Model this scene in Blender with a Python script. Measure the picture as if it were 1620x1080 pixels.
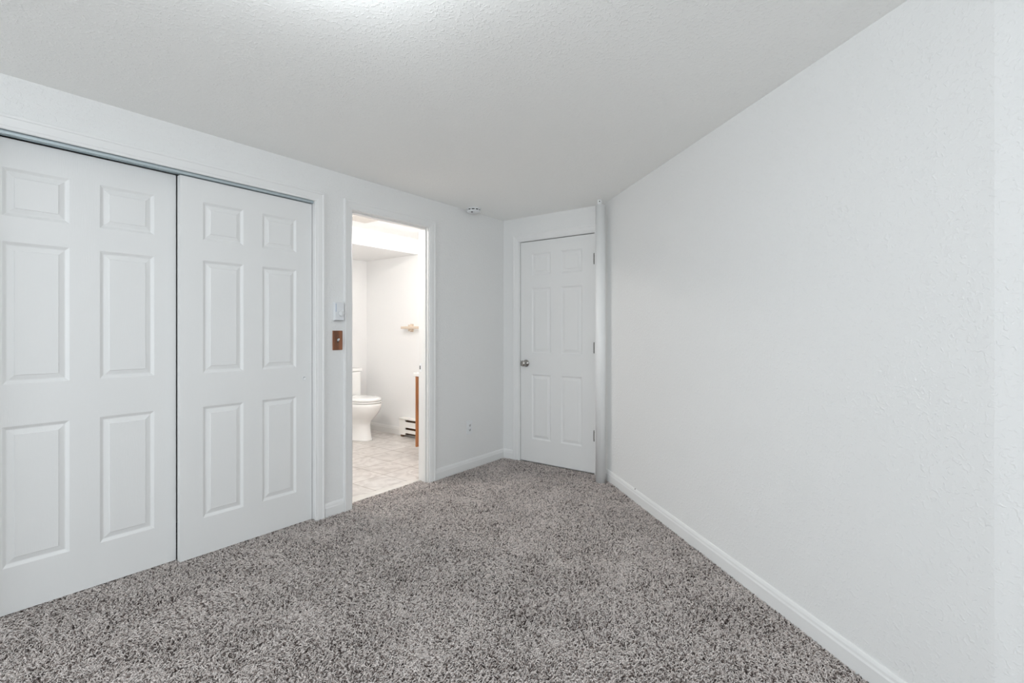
import bpy, bmesh, math, random
import numpy as np
from mathutils import Vector, Matrix
for _o in list(bpy.data.objects):
    bpy.data.objects.remove(_o, do_unlink=True)
SC = bpy.context.scene
COL = SC.collection
PI = math.pi

# ---------------------------------------------------------------- camera
F_PX, YAW, CX, CH = 784.35, math.radians(36.436), 2.890, 1.2036
cam_data = bpy.data.cameras.new('camera')
cam_data.sensor_width = 36.0
cam_data.lens = F_PX / 1620.0 * 36.0
cam_data.shift_y = -16.26 / 1620.0
cam_data.clip_start = 0.02
cam = bpy.data.objects.new('camera', cam_data)
COL.objects.link(cam)
cam.location = (CX, 0, CH)
cam.rotation_euler = (PI / 2, 0, YAW)
SC.camera = cam

# ---------------------------------------------------------------- view
SC.view_settings.view_transform = 'Standard'
SC.view_settings.look = 'None'
SC.view_settings.gamma = 1.0
SC.view_settings.use_curve_mapping = False
SC.view_settings.exposure = 0.0
SC.cycles.use_denoising = True
SC.cycles.max_bounces = 10
SC.cycles.diffuse_bounces = 8
SC.cycles.glossy_bounces = 4
SC.cycles.transmission_bounces = 6
SC.cycles.transparent_max_bounces = 8
SC.cycles.sample_clamp_indirect = 6.0
SC.cycles.caustics_reflective = False
SC.cycles.caustics_refractive = False

# ---------------------------------------------------------------- world and light levels
SKY = (0.84, 0.93, 1.0)
SKY_STRENGTH = 0.28
WINDOW_W = 87.9           # daylight area lamp just outside the window
LAMP_STRENGTH = 33.7       # glowing dome of the bedroom ceiling lamp
LAMP_COLOR = (0.90, 0.96, 1.0)
BATH_STRENGTH = 148.3
BATH_COLOR = (1.0, 0.965, 0.925)
wd = bpy.data.worlds.new('daylight')
SC.world = wd
wd.use_nodes = True
bgn = wd.node_tree.nodes['Background']
bgn.inputs[0].default_value = (*SKY, 1)
bgn.inputs[1].default_value = SKY_STRENGTH

def area(name, loc, rot, sx, sy, watt, color):
    l = bpy.data.lights.new(name, 'AREA')
    l.shape = 'RECTANGLE'; l.size = sx; l.size_y = sy
    l.energy = watt; l.color = color
    o = bpy.data.objects.new(name, l)
    o.location = loc; o.rotation_euler = rot
    COL.objects.link(o)
    return o
REAR = -3.6
WX0, WX1, WZ0, WZ1 = 1.2, 3.6, 0.70, 1.95
VY0w, VY1w = -2.5, 0.7           # second window, added for side light, in the far right wall
EX = 4.7            # far right wall
SIDE_W = 39.9
area('window_daylight', ((WX0 + WX1) / 2, REAR - 0.22, (WZ0 + WZ1) / 2), (PI / 2, 0, 0), WX1 - WX0 - .06, WZ1 - WZ0 - .06, WINDOW_W, (0.865, 0.945, 1.0))
area('added_side_daylight', (EX + 0.22, (VY0w + VY1w) / 2, (WZ0 + WZ1) / 2), (PI / 2, 0, PI / 2), VY1w - VY0w - .06, WZ1 - WZ0 - .06, SIDE_W, (0.865, 0.945, 1.0))  # added side fill, shining through the window put in for it

# ---------------------------------------------------------------- dimensions
H = 2.2602          # ceiling
YB = 3.777          # back wall plane
A = math.radians(47.575)
OFF = 3.4945        # angled wall: x cos A + y sin A = OFF
TH = 0.11           # wall thickness
RX, RY = 3.144, 1.861      # where the angled wall ends
BX, BYN, BYS, BH = -2.23, 3.885, 1.95, 2.24   # bathroom west, north, south walls, ceiling height

# ---------------------------------------------------------------- materials
MATS = {}
def nodes_of(name):
    m = bpy.data.materials.new(name); m.use_nodes = True
    nt = m.node_tree
    b = nt.nodes['Principled BSDF']
    MATS[name] = m
    return m, nt, b
def plain(name, col, rough=0.5, metal=0.0, spec=0.5, var=0.0, scale=8.0, bump=0.0, bscale=200.0, coat=0.0, stretch=None):
    m, nt, b = nodes_of(name)
    b.inputs['Base Color'].default_value = (*col, 1)
    b.inputs['Roughness'].default_value = rough
    b.inputs['Metallic'].default_value = metal
    b.inputs['Specular IOR Level'].default_value = spec
    b.inputs['Coat Weight'].default_value = coat
    geo = nt.nodes.new('ShaderNodeNewGeometry')
    vec = geo.outputs['Position']
    if stretch:
        mp = nt.nodes.new('ShaderNodeMapping'); mp.inputs['Scale'].default_value = stretch
        nt.links.new(vec, mp.inputs['Vector']); vec = mp.outputs['Vector']
    if var:
        n = nt.nodes.new('ShaderNodeTexNoise'); n.inputs['Scale'].default_value = scale; n.inputs['Detail'].default_value = 4
        nt.links.new(vec, n.inputs['Vector'])
        r = nt.nodes.new('ShaderNodeValToRGB')
        r.color_ramp.elements[0].position = .3; r.color_ramp.elements[1].position = .7
        r.color_ramp.elements[0].color = (*[c * (1 - var) for c in col], 1)
        r.color_ramp.elements[1].color = (*[min(1, c * (1 + var)) for c in col], 1)
        nt.links.new(n.outputs['Fac'], r.inputs['Fac'])
        nt.links.new(r.outputs['Color'], b.inputs['Base Color'])
    if bump:
        n = nt.nodes.new('ShaderNodeTexNoise'); n.inputs['Scale'].default_value = bscale; n.inputs['Detail'].default_value = 3
        nt.links.new(vec, n.inputs['Vector'])
        bp = nt.nodes.new('ShaderNodeBump'); bp.inputs['Strength'].default_value = 1.0; bp.inputs['Distance'].default_value = bump
        nt.links.new(n.outputs['Fac'], bp.inputs['Height'])
        nt.links.new(bp.outputs['Normal'], b.inputs['Normal'])
    return m
def textured_paint(name, col, h1, s1, h2, s2, lo=.5, hi=.75, rough=.75):
    """rolled drywall: soft orange peel plus sparse knocked-down blobs"""
    m, nt, b = nodes_of(name)
    b.inputs['Base Color'].default_value = (*col, 1)
    b.inputs['Roughness'].default_value = rough
    b.inputs['Specular IOR Level'].default_value = 0.3
    geo = nt.nodes.new('ShaderNodeNewGeometry')
    n1 = nt.nodes.new('ShaderNodeTexNoise'); n1.inputs['Scale'].default_value = s1; n1.inputs['Detail'].default_value = 2
    n2 = nt.nodes.new('ShaderNodeTexNoise'); n2.inputs['Scale'].default_value = s2; n2.inputs['Detail'].default_value = 1.5
    n2.inputs['Distortion'].default_value = .6
    for n in (n1, n2): nt.links.new(geo.outputs['Position'], n.inputs['Vector'])
    mr = nt.nodes.new('ShaderNodeMapRange'); mr.interpolation_type = 'SMOOTHSTEP'
    mr.inputs['From Min'].default_value = lo; mr.inputs['From Max'].default_value = hi
    nt.links.new(n2.outputs['Fac'], mr.inputs['Value'])
    b1 = nt.nodes.new('ShaderNodeBump'); b1.inputs['Distance'].default_value = h1
    b2 = nt.nodes.new('ShaderNodeBump'); b2.inputs['Distance'].default_value = h2
    nt.links.new(n1.outputs['Fac'], b1.inputs['Height'])
    nt.links.new(mr.outputs['Result'], b2.inputs['Height'])
    nt.links.new(b1.outputs['Normal'], b2.inputs['Normal'])
    nt.links.new(b2.outputs['Normal'], b.inputs['Normal'])
    return m
def emit(name, col, s):
    m = bpy.data.materials.new(name); m.use_nodes = True
    nt = m.node_tree; nt.nodes.clear()
    e = nt.nodes.new('ShaderNodeEmission'); o = nt.nodes.new('ShaderNodeOutputMaterial')
    e.inputs[0].default_value = (*col, 1); e.inputs[1].default_value = s
    nt.links.new(e.outputs[0], o.inputs[0])
    return m
M_WALL = textured_paint('wall_paint', (.83, .83, .825), .0006, 170, .0008, 75, .50, .72)
M_CEIL = textured_paint('ceiling_paint', (.94, .94, .925), .0006, 130, .0009, 80, .50, .70)
M_BATHWALL = textured_paint('bathroom_paint', (.81, .81, .808), .0004, 150, .0003, 70)
M_TRIM = plain('trim_paint', (.84, .84, .835), .42, bump=.0001, bscale=90)
M_DOOR = plain('door_paint', (.825, .825, .82), .45, bump=.00035, bscale=220, stretch=(1, 1, .12))
M_BATHTRIM = plain('bathroom_trim_paint', (.79, .78, .765), .4)
M_PVC = plain('pvc_plastic', (.87, .875, .875), .35)
M_PLASTIC = plain('white_plastic', (.82, .83, .84), .35)
M_THERMO = plain('thermostat_plastic', (.80, .815, .835), .35)
M_DARK = plain('dark_slot', (.03, .03, .03), .7)
M_TRACK = plain('galvanized_metal', (.60, .68, .71), .4, metal=.3)
M_NICKEL = plain('brushed_nickel', (.40, .38, .36), .2, metal=1.0)
M_STEEL = plain('hinge_steel', (.20, .19, .18), .4, metal=1.0)
M_PORC = plain('porcelain', (.88, .88, .87), .1, coat=.5)
M_WOODPLATE = plain('stained_wood_plate', (.22, .085, .04), .35, var=.45, scale=30, stretch=(1, 1, .12))
M_VANITY = plain('honey_oak', (.34, .13, .045), .4, var=.3, scale=35, stretch=(1, 1, .08))
M_BARWOOD = plain('pale_oak', (.62, .52, .42), .5, var=.12, scale=30, stretch=(.1, 1, 1))
M_COUNTER = plain('cultured_marble', (.87, .86, .84), .18)
M_HEATER = plain('heater_enamel', (.86, .85, .82), .4)
M_RUST = plain('rusty_fins', (.16, .09, .05), .7, var=.5, scale=120)
M_MARK = plain('pale_nail_metal', (.08, .07, .06), .5)
M_LAMP = emit('lamp_glow', LAMP_COLOR, LAMP_STRENGTH)
M_BATHLAMP = emit('bathroom_lamp_glow', BATH_COLOR, BATH_STRENGTH)

def m_carpet():
    m, nt, b = nodes_of('carpet_yarn')
    at = nt.nodes.new('ShaderNodeAttribute'); at.attribute_name = 'yarn'
    nt.links.new(at.outputs['Color'], b.inputs['Base Color'])
    b.inputs['Roughness'].default_value = .85
    b.inputs['Specular IOR Level'].default_value = .15
    return m
M_YARN = m_carpet()
def m_carpet_base():
    m, nt, b = nodes_of('carpet_ground')
    geo = nt.nodes.new('ShaderNodeNewGeometry')
    v = nt.nodes.new('ShaderNodeTexVoronoi'); v.inputs['Scale'].default_value = 150
    nt.links.new(geo.outputs['Position'], v.inputs['Vector'])
    r = nt.nodes.new('ShaderNodeValToRGB')
    r.color_ramp.elements[0].color = (.24, .21, .195, 1); r.color_ramp.elements[1].color = (.62, .57, .545, 1)
    nt.links.new(v.outputs['Color'], r.inputs['Fac'])
    nt.links.new(r.outputs['Color'], b.inputs['Base Color'])
    b.inputs['Roughness'].default_value = .95
    bp = nt.nodes.new('ShaderNodeBump'); bp.inputs['Distance'].default_value = .004
    nt.links.new(v.outputs['Distance'], bp.inputs['Height']); nt.links.new(bp.outputs['Normal'], b.inputs['Normal'])
    return m
M_CARPETBASE = m_carpet_base()
def m_tile():
    m, nt, b = nodes_of('vinyl_tile')
    geo = nt.nodes.new('ShaderNodeNewGeometry')
    mp = nt.nodes.new('ShaderNodeMapping'); mp.inputs['Location'].default_value = (.155, -.275, 0)
    nt.links.new(geo.outputs['Position'], mp.inputs['Vector'])
    br = nt.nodes.new('ShaderNodeTexBrick'); br.offset = 0.0; br.squash = 1.0
    br.inputs['Scale'].default_value = 1.0
    br.inputs['Brick Width'].default_value = .305; br.inputs['Row Height'].default_value = .305
    br.inputs['Mortar Size'].default_value = .005; br.inputs['Mortar Smooth'].default_value = .3
    br.inputs['Color1'].default_value = (1, 1, 1, 1); br.inputs['Color2'].default_value = (.93, .92, .91, 1)
    br.inputs['Mortar'].default_value = (.60, .56, .53, 1)
    nt.links.new(mp.outputs['Vector'], br.inputs['Vector'])
    n = nt.nodes.new('ShaderNodeTexNoise'); n.inputs['Scale'].default_value = 9; n.inputs['Detail'].default_value = 6; n.inputs['Distortion'].default_value = 1.2
    nt.links.new(geo.outputs['Position'], n.inputs['Vector'])
    r = nt.nodes.new('ShaderNodeValToRGB')
    r.color_ramp.elements[0].position = .35; r.color_ramp.elements[0].color = (.53, .50, .475, 1)
    r.color_ramp.elements[1].position = .62; r.color_ramp.elements[1].color = (.69, .665, .64, 1)
    nt.links.new(n.outputs['Fac'], r.inputs['Fac'])
    mx = nt.nodes.new('ShaderNodeMix'); mx.data_type = 'RGBA'; mx.blend_type = 'MULTIPLY'; mx.inputs[0].default_value = 1
    nt.links.new(r.outputs['Color'], mx.inputs[6]); nt.links.new(br.outputs['Color'], mx.inputs[7])
    nt.links.new(mx.outputs[2], b.inputs['Base Color'])
    b.inputs['Roughness'].default_value = .35
    return m
M_TILE = m_tile()
M_THRESH = plain('threshold_stone', (.68, .655, .62), .4, var=.06, scale=20)
def m_glass():
    m = bpy.data.materials.new('window_glass'); m.use_nodes = True
    nt = m.node_tree; nt.nodes.clear()
    o = nt.nodes.new('ShaderNodeOutputMaterial'); t = nt.nodes.new('ShaderNodeBsdfTransparent')
    g = nt.nodes.new('ShaderNodeBsdfGlossy'); g.inputs['Roughness'].default_value = .02
    mx = nt.nodes.new('ShaderNodeMixShader'); mx.inputs[0].default_value = .06
    nt.links.new(t.outputs[0], mx.inputs[1]); nt.links.new(g.outputs[0], mx.inputs[2]); nt.links.new(mx.outputs[0], o.inputs[0])
    return m
M_GLASS = m_glass()

# ---------------------------------------------------------------- mesh helpers
class MB:
    def __init__(s): s.v = []; s.f = []; s.sm = []
    def add(s, vs, fs, smooth=False):
        n = len(s.v); s.v += [tuple(v) for v in vs]; s.f += [tuple(i + n for i in f) for f in fs]; s.sm += [smooth] * len(fs)
    def box(s, x0, x1, y0, y1, z0, z1):
        vs = [(x, y, z) for x in (x0, x1) for y in (y0, y1) for z in (z0, z1)]
        s.add(vs, [(0, 1, 3, 2), (4, 6, 7, 5), (0, 4, 5, 1), (2, 3, 7, 6), (0, 2, 6, 4), (1, 5, 7, 3)])
    def prism(s, prof, p0, p1, up=(0, 0, 1), side=None, m0=0.0, m1=0.0):
        """extrude profile [(d,h)] from p0 to p1; d along 'side', h along 'up'; m0/m1 mitre shift per unit d"""
        p0 = Vector(p0); p1 = Vector(p1); up = Vector(up); side = Vector(side)
        ax = (p1 - p0).normalized()
        a = [p0 + side * d + up * hh + ax * (m0(d, hh) if callable(m0) else m0 * d) for d, hh in prof]
        b = [p1 + side * d + up * hh + ax * (m1(d, hh) if callable(m1) else m1 * d) for d, hh in prof]
        n = len(prof)
        fs = [(i, (i + 1) % n, n + (i + 1) % n, n + i) for i in range(n)]
        fs += [tuple(range(n - 1, -1, -1)), tuple(range(n, 2 * n))]
        s.add(a + b, fs)
    def lathe(s, prof, o=(0, 0, 0), axis='Z', seg=32, smooth=True, sx=1.0, sy=1.0):
        """prof [(r,t)] revolved about axis through o"""
        vs = []
        for r, t in prof:
            for k in range(seg):
                c, q = math.cos(2 * PI * k / seg) * r * sx, math.sin(2 * PI * k / seg) * r * sy
                p = {'Z': (c, q, t), 'X': (t, c, q), 'Y': (c, t, q)}[axis]
                vs.append((o[0] + p[0], o[1] + p[1], o[2] + p[2]))
        fs = []
        for i in range(len(prof) - 1):
            for k in range(seg):
                k2 = (k + 1) % seg
                fs.append((i * seg + k, i * seg + k2, (i + 1) * seg + k2, (i + 1) * seg + k))
        s.add(vs, fs, smooth)
        n = len(prof) - 1
        s.add([vs[k] for k in range(seg)], [tuple(range(seg))])
        s.add([vs[n * seg + k] for k in range(seg)], [tuple(range(seg))])
    def rings(s, rings, smooth=True, cap=True):
        n = len(rings[0]); vs = [p for r in rings for p in r]; fs = []
        for i in range(len(rings) - 1):
            for k in range(n):
                k2 = (k + 1) % n
                fs.append((i * n + k, i * n + k2, (i + 1) * n + k2, (i + 1) * n + k))
        s.add(vs, fs, smooth)
        if cap:
            s.add(rings[0], [tuple(range(n - 1, -1, -1))], smooth); s.add(rings[-1], [tuple(range(n))], smooth)
    def build(s, name, mat, parent=None, loc=None, weld=True, bevel=0.0):
        me = bpy.data.meshes.new(name); me.from_pydata(s.v, [], s.f)
        me.polygons.foreach_set('use_smooth', s.sm)
        bm = bmesh.new(); bm.from_mesh(me)
        if weld: bmesh.ops.remove_doubles(bm, verts=bm.verts, dist=1e-5)
        bmesh.ops.recalc_face_normals(bm, faces=bm.faces)
        if bevel:
            es = [e for e in bm.edges if len(e.link_faces) == 2 and e.calc_face_angle(0) > .9]
            bmesh.ops.bevel(bm, geom=es, offset=bevel, segments=2, profile=.5, affect='EDGES', clamp_overlap=True)
        bm.to_mesh(me); bm.free(); me.update()
        if mat: me.materials.append(mat)
        o = bpy.data.objects.new(name, me); COL.objects.link(o)
        if loc: o.location = loc
        if parent: o.parent = parent
        return o
def thing(name, label, cat, loc=(0, 0, 0), rz=0, group=None):
    o = bpy.data.objects.new(name, None); o.empty_display_size = .05
    COL.objects.link(o); o.location = loc; o.rotation_euler = (0, 0, rz)
    o['label'] = label; o['category'] = cat
    if group: o['group'] = group
    return o
def tag(o, label, cat, group=None, kind=None):
    o['label'] = label; o['category'] = cat
    if group: o['group'] = group
    if kind: o['kind'] = kind
    return o
def struct(o, label=None):
    o['kind'] = 'structure'
    if label: o['label'] = label
    return o

# ---------------------------------------------------------------- room shell
FB = -0.014          # top of the carpet backing
def slab(name, poly, z0, z1, mat, label):
    m = MB(); n = len(poly)
    vs = [(x, y, z0) for x, y in poly] + [(x, y, z1) for x, y in poly]
    m.add(vs, [tuple(range(n)), tuple(range(n, 2 * n))] + [(i, (i + 1) % n, n + (i + 1) % n, n + i) for i in range(n)])
    return struct(m.build(name, mat), label)
# end of the angled wall on the back wall
WXB = (OFF - math.sin(A) * YB) / math.cos(A)
slab('floor', [(-.8, REAR - TH), (EX + TH, REAR - TH), (EX + TH, RY + .05), (RX + .1, RY + .1), (WXB + .16, YB + TH), (-.105, YB + TH), (-.105, 1.93), (-.8, 1.93)],
     FB - .1, FB, M_CARPETBASE, 'carpet backing of the bedroom floor')
m = MB(); m.box(BX - TH, -.105, 1.955, BYN + TH, -.11, -.004)
struct(m.build('floor_bathroom', M_TILE), 'beige stone-look tile floor of the bathroom')
slab('ceiling', [(-.8, REAR - TH), (EX + TH, REAR - TH), (EX + TH, RY + TH), (RX + .2, RY + .16), (WXB + .16, YB + TH), (-TH, YB + TH), (-TH, 1.93), (-.8, 1.93)],
     H, H + .1, M_CEIL, 'textured off-white bedroom ceiling')
m = MB(); m.box(BX - TH, -TH - .0005, 1.9, BYN + TH, BH, BH + .1)
struct(m.build('ceiling_bathroom', M_BATHWALL), 'white bathroom ceiling')

CY0, CY1, CZ = .276, 1.803, 2.043        # closet opening
DY0, DY1, DZ = 2.078, 2.789, 2.030        # bathroom opening between jamb faces
JT = .018
m = MB()
m.box(-TH, 0, REAR - TH, CY0 - JT, FB, H)
m.box(-TH, 0, CY0 - JT, CY1 + JT, CZ + JT, H)
m.box(-TH, 0, CY1 + JT, DY0 - JT, FB, H)
m.box(-TH, 0, DY0 - JT, DY1 + JT, DZ + JT, H)
m.box(-TH, 0, DY1 + JT, YB, FB, H)
struct(m.build('wall_left', M_WALL), 'white wall with the closet and the bathroom doorway')
BX0, BX1, BDZ = .194, .966, 2.036         # bedroom door opening
m = MB()
m.box(-.1, BX0 - JT, YB, YB + TH, FB, H)
m.box(BX0 - JT, BX1 + JT, YB, YB + TH, BDZ + JT, H)
m.box(BX1 + JT, WXB + .25, YB, YB + TH, FB, H)
struct(m.build('wall_back', M_WALL), 'white wall with the closed panel door')
n2 = (math.cos(A), math.sin(A))
m = MB()
poly = [(WXB, YB), (RX, RY), (RX + TH * .9, RY + TH * .9), (WXB + TH * n2[0] + .02, YB + .0), ]
poly = [(WXB, YB), (RX, RY), (RX + .15, RY + .11), (WXB + .16, YB)]
vs = [(x, y, z) for z in (FB, H) for x, y in poly]
m.add(vs, [(0, 1, 2, 3), (4, 5, 6, 7)] + [(i, (i + 1) % 4, 4 + (i + 1) % 4, 4 + i) for i in range(4)])
struct(m.build('wall_right', M_WALL), 'long white angled wall on the right')
AY = RY - .53 * (EX - RX) / .848
m = MB(); ap = [(RX, RY), (EX, AY), (EX, AY + TH), (RX + .05, RY + TH)]
m.add([(x, y, z) for z in (FB, H) for x, y in ap], [(0, 1, 2, 3), (4, 5, 6, 7)] + [(i, (i + 1) % 4, 4 + (i + 1) % 4, 4 + i) for i in range(4)])
struct(m.build('wall_alcove', M_WALL), 'white wall past the end of the angled wall')
m = MB(); m.box(EX, EX + TH, REAR - TH, VY0w, FB, H); m.box(EX, EX + TH, VY1w, RY + TH, FB, H); m.box(EX, EX + TH, VY0w, VY1w, FB, WZ0); m.box(EX, EX + TH, VY0w, VY1w, WZ1, H)
struct(m.build('wall_far_right', M_WALL), 'white wall out of view on the right')
m = MB()
m.box(0, WX0, REAR - TH, REAR, FB, H); m.box(WX1, EX, REAR - TH, REAR, FB, H)
m.box(WX0, WX1, REAR - TH, REAR, FB, WZ0); m.box(WX0, WX1, REAR - TH, REAR, WZ1, H)
struct(m.build('wall_rear', M_WALL), 'white wall with the window behind the camera')
# windows
def window(name, label, loc, rz, width, hh):
    wn = struct(thing(name, label, 'window', loc, rz)); del wn['category']
    w2 = width / 2
    m = MB()
    m.box(-w2, -w2 + .04, -TH + .01, -.02, 0, hh); m.box(w2 - .04, w2, -TH + .01, -.02, 0, hh)
    m.box(-w2 + .04, w2 - .04, -TH + .01, -.02, 0, .04); m.box(-w2 + .04, w2 - .04, -TH + .01, -.02, hh - .04, hh)
    m.box(-.02, .02, -TH + .01, -.03, .04, hh - .04)
    m.build('window_frame', M_PLASTIC, wn)
    m = MB(); m.box(-w2 + .03, w2 - .03, -.062, -.058, .03, hh - .03)
    m.build('pane', M_GLASS, wn)
window('window_1', 'white window in the wall behind the camera', ((WX0 + WX1) / 2, REAR, WZ0), 0, WX1 - WX0, WZ1 - WZ0)
window('added_window', 'unseen white window added in the far right wall for side light', (EX, (VY0w + VY1w) / 2, WZ0), PI / 2, VY1w - VY0w, WZ1 - WZ0)  # unseen opening put in to let added side light reach the left wall
# closet box
m = MB()
m.box(-.72, -.70, CY0 - .1, CY1 + .1, FB, H); m.box(-.70, -TH, CY0 - .12, CY0 - .1, FB, H); m.box(-.70, -TH, CY1 + .1, CY1 + .12, FB, H)
struct(m.build('wall_closet', M_WALL), 'white walls inside the closet')
# bathroom walls
m = MB()
m.box(BX - TH, BX, BYS, BYN, -.004, BH); m.box(BX - TH, -TH + .0, BYN, BYN + TH, -.004, BH)
m.box(BX - TH, -TH, BYS - .02, BYS, -.004, BH)
m.box(-TH, -TH + .001, BYS, DY0 - JT, -.004, BH)
struct(m.build('wall_bathroom', M_BATHWALL), 'white bathroom walls seen through the doorway')
m = MB(); m.box(BX, -1.3, BYS, BYN, 2.072, BH)
struct(m.build('trim_1', M_BATHWALL), 'boxed soffit along the bathroom ceiling over the toilet')

# ---------------------------------------------------------------- casings, jambs, baseboards
CAS = [(0, 0), (0, .007), (.004, .0095), (.012, .0095), (.016, .0115), (.046, .0145), (.050, .0175), (.058, .018), (.062, .0165), (.062, 0)]   # (across, proud)
def casing(name, wall, a0, a1, z0, ztop, mat, label, sill_left=True):
    """U-shaped mitred casing. wall 'L': plane x=0 proud +x, a along y. wall 'B': plane y=YB proud -y, a along x.  a0,a1 inner edges."""
    m = MB()
    def pt(a, p, z):
        return (p, a, z) if wall == 'L' else (a, YB - p, z)
    def run(pa, pb):      # pa/pb functions of profile point -> position
        n = len(CAS)
        va = [pa(d, p) for d, p in CAS]; vb = [pb(d, p) for d, p in CAS]
        fs = [(i, (i + 1) % n, n + (i + 1) % n, n + i) for i in range(n)] + [tuple(range(n)), tuple(range(n, 2 * n))]
        m.add(va + vb, fs)
    run(lambda d, p: pt(a0 - d, p, z0), lambda d, p: pt(a0 - d, p, ztop + d))
    run(lambda d, p: pt(a0 - d, p, ztop + d), lambda d, p: pt(a1 + d, p, ztop + d))
    run(lambda d, p: pt(a1 + d, p, ztop + d), lambda d, p: pt(a1 + d, p, z0))
    return struct(m.build(name, mat, weld=False), label)
casing('trim_2', 'L', CY0 + .006, CY1 - .006, FB, 2.034, M_TRIM, 'white moulded casing around the closet')
casing('trim_3', 'L', DY0 - .008, DY1 + .008, FB, DZ + .003, M_TRIM, 'white moulded casing around the bathroom doorway')
casing('trim_4', 'B', BX0 - .008, BX1 + .004, FB, BDZ + .004, M_TRIM, 'white moulded casing around the closed door')
# jambs
m = MB()
m.box(-TH, 0, CY0 - JT, CY0, FB, CZ + JT); m.box(-TH, 0, CY1, CY1 + JT, FB, CZ + JT); m.box(-TH, 0, CY0, CY1, CZ, CZ + JT)
struct(m.build('trim_5', M_TRIM), 'white jamb lining of the closet opening')
m = MB()
m.box(-TH, 0, DY0 - JT, DY0, FB, DZ + JT); m.box(-TH, 0, DY1, DY1 + JT, FB, DZ + JT); m.box(-TH, 0, DY0, DY1, DZ, DZ + JT)
m.box(-.058, -.022, DY0, DY0 + .011, FB, DZ); m.box(-.058, -.022, DY1 - .011, DY1, FB, DZ); m.box(-.058, -.022, DY0 + .011, DY1 - .011, DZ - .011, DZ)
jam = struct(m.build('trim_6', M_BATHTRIM), 'white jamb with door stops in the bathroom doorway')
m = MB(); m.box(-.100, -.074, DY1 - .0015, DY1, .875, .945)
sp = m.build('strike_plate', M_PLASTIC, jam)
m = MB(); m.box(-.098, -.088, DY1 - .0022, DY1 - .0014, .895, .925)
m.build('latch_hole', M_DARK, sp)
m = MB()
m.box(BX0 - JT, BX0, YB, YB + TH, FB, BDZ + JT); m.box(BX1, BX1 + JT, YB, YB + TH, FB, BDZ + JT); m.box(BX0, BX1, YB, YB + TH, BDZ, BDZ + JT)
m.box(BX0, BX1, YB + .05, YB + TH, FB, BDZ)
struct(m.build('trim_7', M_TRIM), 'white jamb and stops of the closed door')
# threshold
m = MB(); m.prism([(0, 0), (0, .004), (.012, .008), (.068, .008), (.08, .004), (.08, 0)], (-.165, DY0, -.006), (-.165, DY1, -.006), side=(1, 0, 0))
struct(m.build('trim_8', M_THRESH), 'pale threshold strip between carpet and bathroom tile')

BBP = [(0, 0), (.0135, 0), (.0135, .052), (.0105, .060), (.0095, .069), (.006, .078), (.003, .082), (0, .082)]
def base(name, p0, p1, side, label, m0=0., m1=0., z=FB + .006, mat=None):
    m = MB(); m.prism([(d, q + (0 if q == 0 else .008)) for d, q in BBP], (p0[0], p0[1], z), (p1[0], p1[1], z), side=(side[0], side[1], 0), m0=m0, m1=m1)
    return struct(m.build(name, mat or M_TRIM), label)
base('baseboard_left', (0, CY1 + .060), (0, DY0 - .072), (1, 0), 'short white baseboard between closet and bathroom doorway')
base('baseboard_left_far', (0, DY1 + .071), (0, YB), (1, 0), 'white baseboard below the outlet', m1=-1)
base('baseboard_left_near', (0, REAR), (0, CY0 - .056), (1, 0), 'white baseboard out of view on the left')
base('baseboard_back', (0, YB), (BX0 - .071, YB), (0, -1), 'short white baseboard beside the closed door', m0=1)
base('baseboard_right', (WXB, YB), (RX, RY), (-n2[0], -n2[1]), 'long white baseboard along the angled wall', m0=.2, m1=.1)
base('baseboard_alcove', (RX, RY), (EX, AY), (-.53, -.848), 'white baseboard past the end of the angled wall', m0=-.1)
base('baseboard_bathroom', (BX, BYN), (-1.53, BYN), (0, -1), 'white baseboard behind the toilet', z=-.004, mat=M_BATHTRIM)
base('baseboard_bathroom_west', (BX, BYS), (BX, BYN), (1, 0), 'white baseboard on the bathroom west wall', z=-.004, mat=M_BATHTRIM)

# ---------------------------------------------------------------- panel doors
def door_leaf(w, h, panels, t=.035, edge=True):
    """leaf in local u (0..w), v (0..h); front face at depth 0 facing +n. returns MB in local coords (u, n, v) -> (x=u, y=-n, z=v)"""
    m = MB()
    us = sorted({0, w} | {p[0] for p in panels} | {p[1] for p in panels})
    vs = sorted({0, h} | {p[2] for p in panels} | {p[3] for p in panels})
    def q(pts): m.add([(u, -n, v) for u, n, v in pts], [(0, 1, 2, 3)])
    for i in range(len(us) - 1):
        for j in range(len(vs) - 1):
            uc, vc = (us[i] + us[i + 1]) / 2, (vs[j] + vs[j + 1]) / 2
            if any(p[0] < uc < p[1] and p[2] < vc < p[3] for p in panels): continue
            q([(us[i], 0, vs[j]), (us[i + 1], 0, vs[j]), (us[i + 1], 0, vs[j + 1]), (us[i], 0, vs[j + 1])])
    PR = [(0, 0), (.003, -.0016), (.013, -.0085), (.0165, -.0090), (.0365, -.0038), (.0385, -.0008)]
    for (a0, a1, b0, b1) in panels:
        rr = [[(a0 + d, n, b0 + d), (a1 - d, n, b0 + d), (a1 - d, n, b1 - d), (a0 + d, n, b1 - d)] for d, n in PR]
        for r0, r1 in zip(rr[:-1], rr[1:]):
            for k in range(4): q([r0[k], r0[(k + 1) % 4], r1[(k + 1) % 4], r1[k]])
        q(rr[-1])
    b = -t
    q([(0, b, 0), (w, b, 0), (w, b, h), (0, b, h)])
    q([(0, 0, 0), (w, 0, 0), (w, b, 0), (0, b, 0)]); q([(0, 0, h), (w, 0, h), (w, b, h), (0, b, h)])
    q([(0, 0, 0), (0, 0, h), (0, b, h), (0, b, 0)]); q([(w, 0, 0), (w, 0, h), (w, b, h), (w, b, 0)])
    return m
def six(u0, u1, u2, u3, zs): return [(a, b, z0, z1) for a, b in ((u0, u1), (u2, u3)) for z0, z1 in zs]
ZS = [(.197, .797), (.977, 1.586), (1.694, 1.900)]
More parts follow.
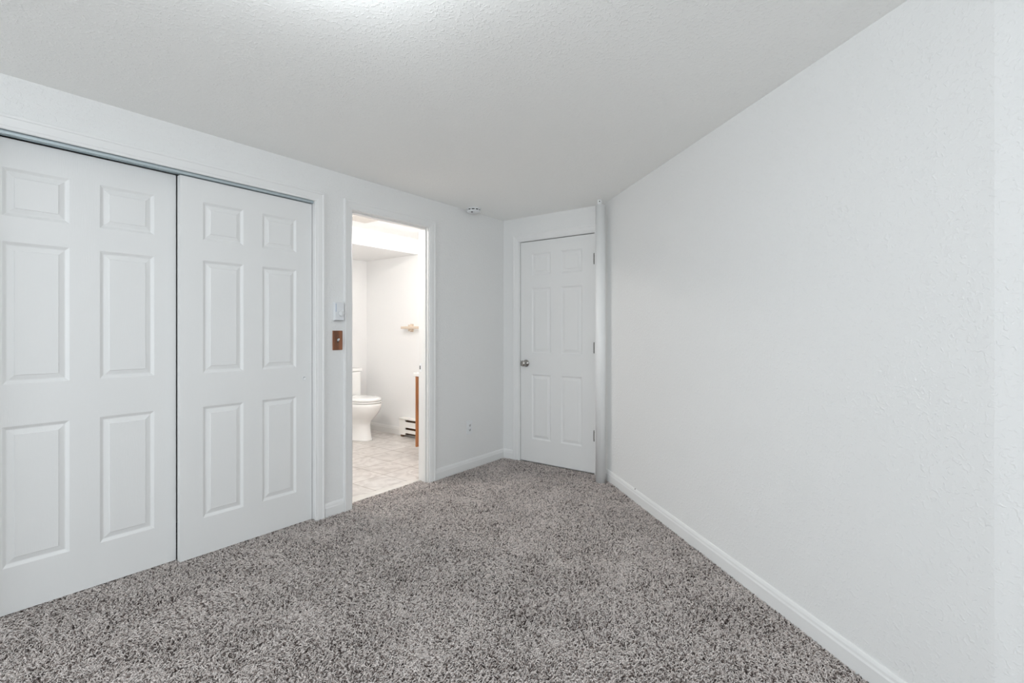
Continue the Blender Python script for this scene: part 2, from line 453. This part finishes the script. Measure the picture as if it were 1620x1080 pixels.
# closet doors: local +u -> world +y, front faces +x : rotate +90 about z  (x->y, -y->x)
def closet_door(name, y0, w, xf, top, panels, label):
    m = door_leaf(w, top - .0, panels)
    o = m.build(name, M_DOOR); o.location = (xf, y0, 0); o.rotation_euler = (0, 0, PI / 2)
    return struct(o, label)
zb = .0
front = closet_door('door_1', 1.051, .747, -.035, 2.018, six(1.160 - 1.051, 1.372 - 1.051, 1.480 - 1.051, 1.693 - 1.051, ZS), 'white six-panel sliding closet door in front, with a finger pull')
rear = closet_door('door_2', .288, .762, -.085, 2.024, six(.405 - .288, .623 - .288, .732 - .288, .953 - .288, ZS), 'white six-panel sliding closet door behind, on the left')
# finger pull: round recessed cup
m = MB(); m.lathe([(.0002, .0012), (.0085, .0012), (.0095, .0035), (.0115, .0035), (.0125, .0)], (0, 0, 0), 'X', 28)
m.build('finger_pull', M_PLASTIC, front, loc=(0, 0, 0)).matrix_local = Matrix.Translation((1.744 - 1.051, 0, .906)) @ Matrix.Rotation(-PI / 2, 4, 'Z')
# track
tr = thing('sliding_door_track', 'grey metal channel above the closet doors, under the head casing', 'door track', (0, (CY0 + CY1) / 2, CZ))
L2 = (CY1 - CY0) / 2 - .001
m = MB(); m.box(-.0245, -.0225, -L2, L2, -.020, -.0065); m.box(-.0305, -.0225, -L2, L2, -.0205, -.0190); m.build('fascia', M_TRACK, tr)
m = MB(); m.box(-.108, -.026, -L2, L2, -.002, 0); m.box(-.032, -.0305, -L2, L2, -.0205, -.002); m.build('top_plate', M_TRACK, tr)
m = MB(); m.box(-.079, -.0775, -L2, L2, -.014, -.002); m.build('center_rib', M_TRACK, tr)

# bedroom door (back wall), front faces -y : local (x=u,y=-n) works directly
W3 = .7635
leaf = door_leaf(W3, 2.029 - .004, [(a, b, z0 - .004, z1 - .004) for a, b, z0, z1 in six(.122, .330, .434, .646, [(.212, .809), (1.002, 1.600), (1.716, 1.916)])])
d3 = leaf.build('door_3', M_DOOR); d3.location = (BX0 + .0045, YB + .008, .004)
struct(d3, 'closed white six-panel door in the back wall')
kn = MB(); kn.lathe([(.0335, 0), (.0335, -.004), (.031, -.008), (.020, -.010), (.0125, -.013), (.0115, -.028), (.014, -.034), (.0235, -.040), (.0275, -.048), (.0275, -.056), (.024, -.062), (.014, -.0655), (.0006, -.066)], (0, 0, 0), 'Y', 36)
ko = kn.build('door_knob', M_NICKEL, d3, loc=(.0605, -.0002, .902))
m = MB(); m.box(-.0035, -.001, 0, .024, .875, .93); m.build('latch_plate', M_STEEL, d3)
hz = MB()
hz.lathe([(.0058, -.045), (.0058, .045)], (0, -.006, 0), 'Z', 14)
for k in range(5): hz.lathe([(.0063, -.045 + k * .018 + .001), (.0063, -.045 + k * .018 + .017)], (0, -.006, 0), 'Z', 14)
hz.lathe([(.0045, .045), (.0045, .049)], (0, -.006, 0), 'Z', 12)
hz.box(-.006, 0, -.0015, .002, -.045, .045)
h0 = hz.build('hinge', M_STEEL, d3, loc=(W3 + .0025, -.002, 1.810))
for z in (1.058, .315):
    hc = h0.copy(); COL.objects.link(hc); hc.parent = d3; hc.location = (W3 + .0025, -.002, z)

# ---------------------------------------------------------------- pipe in the corner
PX, PY, PR_ = 1.094, 3.634, .0405
pipe = thing('standpipe', 'vertical white plastic pipe in the corner beside the closed door', 'pipe', (PX, PY, FB))
m = MB(); m.lathe([(PR_, 0), (PR_, 2.214 - FB)], seg=48); m.build('pipe_body', M_PVC, pipe)
m = MB(); m.lathe([(.0187, 2.2135 - FB), (.0187, H - FB)], (-.006, -.006, 0), seg=32); st = m.build('pipe_stub', M_PVC, pipe)
m = MB(); m.lathe([(.0045, -.0192), (.0045, -.0165)], (0, 0, 0), 'Y', 14)
sh = m.build('screw_hole', M_DARK, st); sh.location = (-.006, -.006, 2.243 - FB); sh.rotation_euler = (0, 0, .44)

# ---------------------------------------------------------------- wall fittings
th = thing('thermostat', 'small white dial thermostat on the wall above the wooden switch plate', 'thermostat', (0, 1.9615, 1.335))
m = MB(); m.box(0, .026, -.0345, .0345, -.060, .060); m.build('thermostat_body', M_THERMO, th, bevel=.003)
m = MB(); m.lathe([(.021, .0255), (.021, .032), (.019, .034), (.0006, .034)], (0, .010, -.012), 'X', 32); m.box(.034, .037, .008, .012, -.030, .006); m.build('dial', M_PLASTIC, th)
m = MB(); m.box(.0255, .0268, -.030, -.026, -.004, .050); m.build('scale_window', plain('scale_blue', (.42, .50, .66), .3), th)
m = MB(); m.box(.002, .023, -.030, .030, -.0612, -.0598); m.build('vent_slot', M_DARK, th)

sw = thing('light_switch', 'brown wooden switch plate with a white toggle beside the bathroom doorway', 'light switch', (0, 1.9595, 1.143))
m = MB(); m.box(0, .008, -.0365, .0365, -.0645, .0645); m.build('switch_plate', M_WOODPLATE, sw, bevel=.0025)
m = MB(); m.box(.0075, .0088, -.006, .006, -.013, .013); m.build('toggle_slot', M_DARK, sw)
m = MB(); m.add([(.008, -.0045, -.006), (.008, .0045, -.006), (.008, .0045, .007), (.008, -.0045, .007), (.024, -.004, .004), (.024, .004, .004), (.022, .004, .013), (.022, -.004, .013)],
    [(0, 1, 2, 3), (4, 5, 6, 7), (0, 1, 5, 4), (1, 2, 6, 5), (2, 3, 7, 6), (3, 0, 4, 7)]); m.build('toggle', M_PLASTIC, sw)
scr = MB(); scr.lathe([(.003, .0075), (.003, .009), (.0006, .0094)], (0, 0, 0), 'X', 12)
s0 = scr.build('screw', M_STEEL, sw, loc=(0, 0, .030)); s1 = s0.copy(); COL.objects.link(s1); s1.parent = sw; s1.location = (0, 0, -.030)

ou = thing('electrical_outlet', 'white duplex outlet low on the wall beyond the bathroom doorway', 'outlet', (0, 3.283, .360))
m = MB(); m.box(0, .006, -.035, .035, -.0585, .0585); m.build('cover_plate', M_PLASTIC, ou, bevel=.002)
def socket_mb():
    s = MB(); s.lathe([(.0155, .0055), (.0155, .0078), (.0006, .0078)], (0, 0, 0), 'X', 24, sy=.85); return s
so = socket_mb().build('socket', M_PLASTIC, ou, loc=(0, 0, .0205))
m = MB(); m.box(.0077, .0084, -.0085, -.0048, -.006, .006); m.box(.0077, .0084, .0048, .0085, -.006, .006); m.lathe([(.0036, .0077), (.0036, .0084)], (0, 0, -.0095), 'X', 12); sl = m.build('socket_slots', M_DARK, so)
so2 = so.copy(); COL.objects.link(so2); so2.parent = ou; so2.location = (0, 0, -.0205)
sl2 = sl.copy(); COL.objects.link(sl2); sl2.parent = so2

sd = thing('smoke_detector', 'round white smoke detector on the ceiling near the far corner', 'smoke detector', (.085, 3.243, H))
m = MB(); m.lathe([(.062, 0), (.062, -.008), (.058, -.010)], seg=40); m.build('mounting_ring', M_PLASTIC, sd)
m = MB(); m.lathe([(.054, -.010), (.054, -.019)], seg=40); m.build('smoke_chamber', M_DARK, sd)
m = MB()
pts = [(.0575 * math.cos(a), .0575 * math.sin(a)) for a in (-.09, 0, .09)]
ins = [(.052 * math.cos(a), .052 * math.sin(a)) for a in (.09, 0, -.09)]
pg = pts + ins
m.add([(x, y, z) for z in (-.009, -.020) for x, y in pg], [tuple(range(6)), tuple(range(6, 12))] + [(q, (q + 1) % 6, 6 + (q + 1) % 6, 6 + q) for q in range(6)])
rib0 = m.build('vent_rib', M_PLASTIC, sd)
for k in range(1, 10):
    rc = rib0.copy(); COL.objects.link(rc); rc.parent = sd; rc.rotation_euler = (0, 0, k * 2 * PI / 10)
m = MB(); m.lathe([(.0585, -.019), (.0585, -.023), (.054, -.031), (.040, -.036), (.012, -.037), (.0006, -.037)], seg=40); m.build('detector_cover', M_PLASTIC, sd)
m = MB(); m.lathe([(.008, -.0355), (.008, -.040), (.0006, -.040)], (.012, -.036, 0), seg=16); m.build('test_button', M_STEEL, sd)

# small nail head at the top of the long baseboard
t_ = .205
nx = 0
m = MB(); m.lathe([(.003, 0), (.003, .006), (.0006, .007)], seg=10)
nail = m.build('nail', M_MARK)
tag(nail, 'tiny dark nail on top of the long baseboard near the pipe', 'nail')

# bedroom ceiling lamp (just above the frame)
cl = thing('ceiling_light', 'glowing drum ceiling lamp on a short stem, above the top of the view', 'ceiling light', (1.86, .62, H))
m = MB(); m.lathe([(.065, 0), (.065, -.012), (.055, -.024), (.0006, -.026)], seg=40); m.build('lamp_canopy', M_NICKEL, cl)
m = MB(); m.lathe([(.009, -.02), (.009, -.12)], seg=16); m.build('lamp_stem', M_NICKEL, cl)
m = MB(); m.lathe([(.0006, -.105), (.10, -.11), (.13, -.12), (.135, -.135), (.135, -.195), (.13, -.21), (.10, -.22), (.0006, -.223)], seg=48); m.build('lamp_shade', M_LAMP, cl)

# ---------------------------------------------------------------- bathroom
# toilet: axis along +x from the west wall, centre line y=TY
TY = 3.465
tl = thing('toilet', 'white toilet with closed lid seen from the side through the doorway', 'toilet', (BX, TY, -.004))
def ell(xc, a_f, a_b, b, z, n=36, flat=0.0):
    pts = []
    for k in range(n):
        th_ = 2 * PI * k / n; c, s_ = math.cos(th_), math.sin(th_)
        pts.append(((xc + (a_f if c > 0 else a_b) * c) * .932, b * s_, z))
    return pts
m = MB()
spec = [  # z, centre, front, back, halfwidth
    (0, .42, .245, .24, .118), (.012, .42, .242, .24, .116), (.03, .42, .232, .235, .106), (.10, .42, .218, .225, .100), (.17, .42, .212, .215, .100), (.215, .43, .222, .215, .112),
    (.26, .45, .255, .22, .135), (.31, .47, .285, .23, .160), (.355, .48, .302, .24, .178), (.385, .48, .308, .25, .184), (.410, .48, .309, .25, .185), (.416, .48, .303, .245, .180)]
m.rings([ell(xc, f, bk, b, z) for z, xc, f, bk, b in spec]); m.build('toilet_bowl', M_PORC, tl)
m = MB(); m.rings([ell(.49, f, bk, b, z) for z, f, bk, b in ((.421, .292, .22, .178), (.424, .300, .225, .184), (.434, .300, .225, .184), (.438, .294, .22, .179))]); m.build('toilet_seat', M_PORC, tl)
m = MB(); m.rings([ell(.49, f, bk, b, z) for z, f, bk, b in ((.442, .290, .23, .178), (.444, .298, .235, .183), (.462, .298, .235, .183), (.470, .285, .225, .172), (.476, .24, .19, .14), (.479, .15, .12, .08))]); m.build('toilet_lid', M_PORC, tl)
m = MB(); m.box(.02, .19, -.205, .205, .40, .735); m.build('toilet_tank', M_PORC, tl, bevel=.018)
m = MB(); m.box(.012, .20, -.215, .215, .737, .772); m.build('tank_lid', M_PORC, tl, bevel=.008)
m = MB(); m.lathe([(.012, 0), (.012, .012), (.009, .014)], (.190, -.16, .66), 'X', 16); m.box(.197, .207, -.165, -.09, .652, .666); m.build('flush_lever', M_NICKEL, tl)
m = MB(); m.box(.10, .30, -.10, .10, .33, .405); m.build('tank_pedestal', M_PORC, tl, bevel=.02)

# vanity against the east bathroom wall
VX0, VX1, VY0, VY1 = -.600, -TH - .003, 3.203, 3.80
va = thing('bathroom_vanity', 'honey oak vanity cabinet with white top at the right side of the doorway', 'vanity', ((VX0 + VX1) / 2, (VY0 + VY1) / 2, -.004))
hx, hy = (VX1 - VX0) / 2, (VY1 - VY0) / 2
m = MB(); m.box(-hx + .018, hx, -hy + .002, hy, .13, .785); m.build('cabinet_body', M_VANITY, va)
m = MB(); m.box(-hx + .07, hx, -hy + .02, hy - .02, 0, .1305); m.build('toe_kick', M_BATHTRIM, va)
m = MB()
m.box(-hx, -hx + .018, -hy, -hy + .04, .125, .787); m.box(-hx, -hx + .018, hy - .04, hy, .125, .787)
m.box(-hx, -hx + .018, -hy + .04, hy - .04, .125, .165); m.box(-hx, -hx + .018, -hy + .04, hy - .04, .747, .787); m.box(-hx, -hx + .018, -.02, .02, .165, .747)
m.build('face_frame', M_VANITY, va)
for s in (-1, 1):
    dm = MB(); c0 = s * hy / 2
    dm.box(-hx - .018, -hx, c0 - .125, c0 + .125, .155, .757)
    dv = dm.build('cabinet_door', M_VANITY, va, bevel=.004)
    k = MB(); k.lathe([(.006, 0), (.006, -.012), (.014, -.018), (.014, -.024), (.0006, -.027)], (-hx - .018, c0 - s * .095, .66), 'X', 18); k.build('cabinet_knob', M_NICKEL, dv)
m = MB(); m.box(-hx - .022, hx, -hy - .010, hy + .01, .785, .818); m.box(hx - .02, hx, -hy - .01, hy + .01, .818, .90); m.build('countertop', M_COUNTER, va, bevel=.004)
m = MB(); m.lathe([(.022, .815), (.022, .825), (.013, .832), (.012, .90)], (hx - .06, 0, 0), seg=20); m.box(hx - .17, hx - .055, -.011, .011, .885, .905); m.build('faucet', M_NICKEL, va)

# towel bar
tb = thing('towel_bar', 'pale wooden towel bar on the far bathroom wall', 'towel bar', (-1.13, BYN, 1.244))
m = MB(); m.box(-.385, .385, -.070, -.046, -.0145, .0145); m.build('bar', M_BARWOOD, tb, bevel=.003)
def bracket_mb():
    s = MB()
    s.prism([(-.018, -.048), (.018, -.048), (.024, -.030), (.024, .028), (.018, .042), (-.018, .042), (-.024, .028), (-.024, -.030)], (0, 0, 0), (0, -.014, 0), side=(1, 0, 0))
    s.prism([(-.011, -.040), (.011, -.040), (.013, 0), (.011, .034), (-.011, .034), (-.013, 0)], (0, -.014, 0), (0, -.052, 0), side=(1, 0, 0), up=(0, 0, 1))
    return s
b0 = bracket_mb().build('bracket', M_BARWOOD, tb, loc=(-.265, 0, 0)); b1 = b0.copy(); COL.objects.link(b1); b1.parent = tb; b1.location = (.265, 0, 0)

# baseboard heater
HX0, HX1 = -1.545, -.66
bh = thing('baseboard_heater', 'low white electric baseboard heater on the far bathroom wall', 'heater', ((HX0 + HX1) / 2, BYN, -.004))
L = (HX1 - HX0) / 2
m = MB(); m.box(-L, L, -.006, 0, .02, .215); m.box(-L, L, -.062, -.006, .205, .215); m.box(-L, L, -.070, -.062, .200, .215); m.build('housing', M_HEATER, bh)
m = MB(); m.box(-L, -L + .10, -.064, -.008, .024, .198); m.build('end_cap', M_HEATER, bh)
m = MB(); m.box(L - .06, L, -.064, -.008, .024, .198); m.build('end_cap', M_HEATER, bh)
m = MB(); m.box(-L + .10, L - .06, -.066, -.062, .112, .176); m.box(-L + .10, L - .06, -.068, -.060, .050, .088); m.build('front_panel', M_HEATER, bh)
m = MB()
for k in range(60): xx = -L + .105 + k * (2 * L - .17) / 60; m.box(xx, xx + .002, -.055, -.010, .03, .19)
m.build('heating_fins', M_RUST, bh)
m = MB(); m.box(-L + .02, -L + .045, -.060, -.012, 0, .024); m.build('foot', M_RUST, bh)
m = MB(); m.box(L - .045, L - .02, -.060, -.012, 0, .024); m.build('foot', M_RUST, bh)

# exhaust fan grille on the bathroom ceiling
ef = thing('exhaust_fan', 'square ribbed exhaust fan grille on the bathroom ceiling', 'fan', (-.89, 2.83, BH))
m = MB(); m.box(-.14, .14, -.14, .14, -.012, 0); m.build('grille_frame', plain('fan_plastic', (.66, .63, .60), .5), ef, bevel=.003)
m = MB()
for k in range(14): m.box(-.12, .12, -.118 + k * .0172, -.110 + k * .0172, -.017, -.011)
m.build('grille_slats', MATS['fan_plastic'], ef)

# bathroom lamps
bl = thing('ceiling_light', 'round glowing lamp on the bathroom ceiling, hidden behind the doorway', 'ceiling light', (-.78, 2.08, BH))
m = MB(); m.lathe([(.11, 0), (.11, -.015)], seg=36); m.build('lamp_base', M_PLASTIC, bl)
m = MB(); m.lathe([(.10, -.014), (.095, -.035), (.07, -.055), (.0006, -.062)], seg=36); m.build('lamp_shade', M_BATHLAMP, bl)
vl = thing('vanity_light', 'bar of glowing bulbs on the bathroom wall above the vanity', 'wall lamp', (-TH - .002, 3.12, 1.98))
m = MB(); m.box(-.025, 0, -.26, .26, -.05, .05); m.build('backplate', M_NICKEL, vl, bevel=.004)
g = MB(); g.lathe([(.0006, -.115), (.022, -.110), (.036, -.095), (.041, -.075), (.036, -.055), (.022, -.040), (.014, -.024)], (0, 0, 0), 'X', 24)
g0 = g.build('bulb', M_BATHLAMP, vl, loc=(0, -.17, 0))
for yy in (0, .17):
    gc = g0.copy(); COL.objects.link(gc); gc.parent = vl; gc.location = (0, yy, 0)

# nail position: on the top edge of the long baseboard
def on_right_wall(px_, py_):
    u = (px_ - 810) / F_PX; v = (523.74 - py_) / F_PX
    return u, v
nd = Vector((math.sin(A), -math.cos(A), 0))
nail.location = Vector((WXB, YB, 0)) + nd * .62 + Vector((-n2[0], -n2[1], 0)) * .006 + Vector((0, 0, .080))

# ---------------------------------------------------------------- carpet pile
def carpet_pile():
    rng = np.random.default_rng(7)
    sp = .0059
    xs = np.arange(-.10, 4.3, sp); ys = np.arange(-.3, YB, sp)
    X_, Y_ = np.meshgrid(xs, ys)
    X_ = X_.ravel(); Y_ = Y_.ravel()
    X_ = X_ + rng.uniform(-.5, .5, X_.size) * sp; Y_ = Y_ + rng.uniform(-.5, .5, Y_.size) * sp
    fx, fy = -math.sin(YAW), math.cos(YAW); rx, ry = math.cos(YAW), math.sin(YAW)
    dep = (X_ - CX) * fx + Y_ * fy
    lat = (X_ - CX) * rx + Y_ * ry
    keep = (dep > 1.25) & (np.abs(lat) < dep * 1.033 + .35)
    keep &= X_ * n2[0] + Y_ * n2[1] < OFF - .016
    keep &= ~((X_ > RX - .03) & (X_ * .53 + Y_ * .848 > RX * .53 + RY * .848 - .016))
    incl = (Y_ > CY0) & (Y_ < CY1) & (X_ > -.095)
    inbath = (Y_ > DY0 + .004) & (Y_ < DY1 - .004) & (X_ > -.088)
    keep &= (X_ > .017) | incl | inbath
    keep &= (Y_ < YB - .016) | ((X_ > BX0) & (X_ < BX1) & (Y_ < YB - .002))
    keep &= (X_ - PX) ** 2 + (Y_ - PY) ** 2 > (PR_ + .02) ** 2
    X_ = X_[keep]; Y_ = Y_[keep]; N = X_.size
    # smooth random fields for the brushed look of the pile
    def field(x, y, seed, k0, n=26):
        r = np.random.default_rng(seed); s = np.zeros_like(x)
        for i in range(n):
            k = k0 * r.uniform(.5, 2.0); a = r.uniform(0, 2 * PI)
            s += np.sin(k * (x * math.cos(a) + y * math.sin(a)) + r.uniform(0, 2 * PI))
        return s / math.sqrt(n)
    lean = field(X_, Y_, 3, 6.0); tone = field(X_, Y_, 5, 9.0) + .8 * field(X_, Y_, 8, 28.0)
    ang = rng.uniform(0, 2 * PI, N)
    bx = np.cos(ang) + .45 * np.cos(lean * 1.3 + .6); by = np.sin(ang) + .45 * np.sin(lean * 1.3 + .6)
    nn = np.hypot(bx, by) + 1e-6; bx /= nn; by /= nn
    flat = 1 / (1 + np.exp(-1.6 * field(X_, Y_, 11, 13.0)))      # trodden (1) or upright (0) patches
    ln = rng.uniform(.009, .018, N) * (.72 + .5 * flat); hgt = rng.uniform(.0105, .0165, N) * (1.08 - .14 * flat)
    cur = rng.uniform(-1, 1, N)
    r0 = rng.uniform(.0014, .0022, N)
    S = 4; K = 3
    ts = np.array([0, .38, .72, 1.0])
    V = np.zeros((N, S, K, 3))
    for i, t in enumerate(ts):
        along = ln * (t ** 1.5); up = hgt * (1 - (1 - t) ** 1.8) * 1.0
        up = up - (ln * .18 * t ** 4)
        sidew = cur * .005 * math.sin(t * PI) + cur * .003 * t
        cxp = X_ + bx * along - by * sidew; cyp = Y_ + by * along + bx * sidew; cz = FB + up
        rad = r0 * (1.0, 1.1, 1.0, .35)[i]
        for k in range(K):
            a = 2 * PI * k / K + i * .9
            # ring spanned by the sideways vector and a mix of up/back
            w = (i / (S - 1))
            V[:, i, k, 0] = cxp + rad * (math.cos(a) * (-by) - math.sin(a) * bx * (1 - w))
            V[:, i, k, 1] = cyp + rad * (math.cos(a) * bx - math.sin(a) * by * (1 - w))
            V[:, i, k, 2] = cz + rad * math.sin(a) * w
    # keep yarn out of walls
    V = V.reshape(N, S * K, 3)
    px = V[..., 0]; py = V[..., 1]
    ex = px * n2[0] + py * n2[1] - (OFF - .0137); ex = np.maximum(ex, 0)
    px -= ex * n2[0]; py -= ex * n2[1]
    plain_wall = ~(((Y_ > CY0) & (Y_ < CY1)) | ((Y_ > DY0 + .004) & (Y_ < DY1 - .004)))
    px[plain_wall] = np.maximum(px[plain_wall], .0138)
    nb = ~((X_ > BX0) & (X_ < BX1)); py[nb] = np.minimum(py[nb], YB - .0138)
    V[..., 0] = px; V[..., 1] = py
    quads = []
    for i in range(S - 1):
        for k in range(K):
            k2 = (k + 1) % K
            quads.append([i * K + k, i * K + k2, (i + 1) * K + k2, (i + 1) * K + k])
    quads = np.array(quads)
    Fq = (quads[None] + (np.arange(N) * S * K)[:, None, None]).reshape(-1)
    me = bpy.data.meshes.new('carpet_pile')
    me.vertices.add(N * S * K); me.vertices.foreach_set('co', V.reshape(-1).astype(np.float32))
    nf = N * len(quads)
    me.loops.add(nf * 4); me.loops.foreach_set('vertex_index', Fq.astype(np.int32))
    me.polygons.add(nf); me.polygons.foreach_set('loop_start', (np.arange(nf) * 4).astype(np.int32))
    me.polygons.foreach_set('use_smooth', np.ones(nf, dtype=bool))
    me.update()
    pal = np.array([(.95, .875, .84), (.88, .80, .76), (.66, .58, .545), (.25, .20, .18), (.07, .052, .046)])
    pr = np.array([.47, .21, .10, .12, .10])
    u = rng.uniform(0, 1, N) + np.clip(tone, -1.8, 1.8) * .022 + (.5 - flat) * .10  # upright patches get more dark yarn: pile shade put into the colour
    idx = np.searchsorted(np.cumsum(pr)[:-1], np.clip(u, 0, .999))
    c = pal[idx] * rng.uniform(.88, 1.10, (N, 1))
    c4 = np.ones((N, S * K, 4)); c4[..., :3] = c[:, None, :]
    at = me.color_attributes.new('yarn', 'FLOAT_COLOR', 'POINT')
    at.data.foreach_set('color', c4.reshape(-1).astype(np.float32))
    me.materials.append(M_YARN)
    o = bpy.data.objects.new('carpet_pile', me); COL.objects.link(o)
    tag(o, 'mottled grey brown twisted pile of the bedroom carpet', 'carpet', kind='stuff')
    print('carpet tufts', N)
carpet_pile()
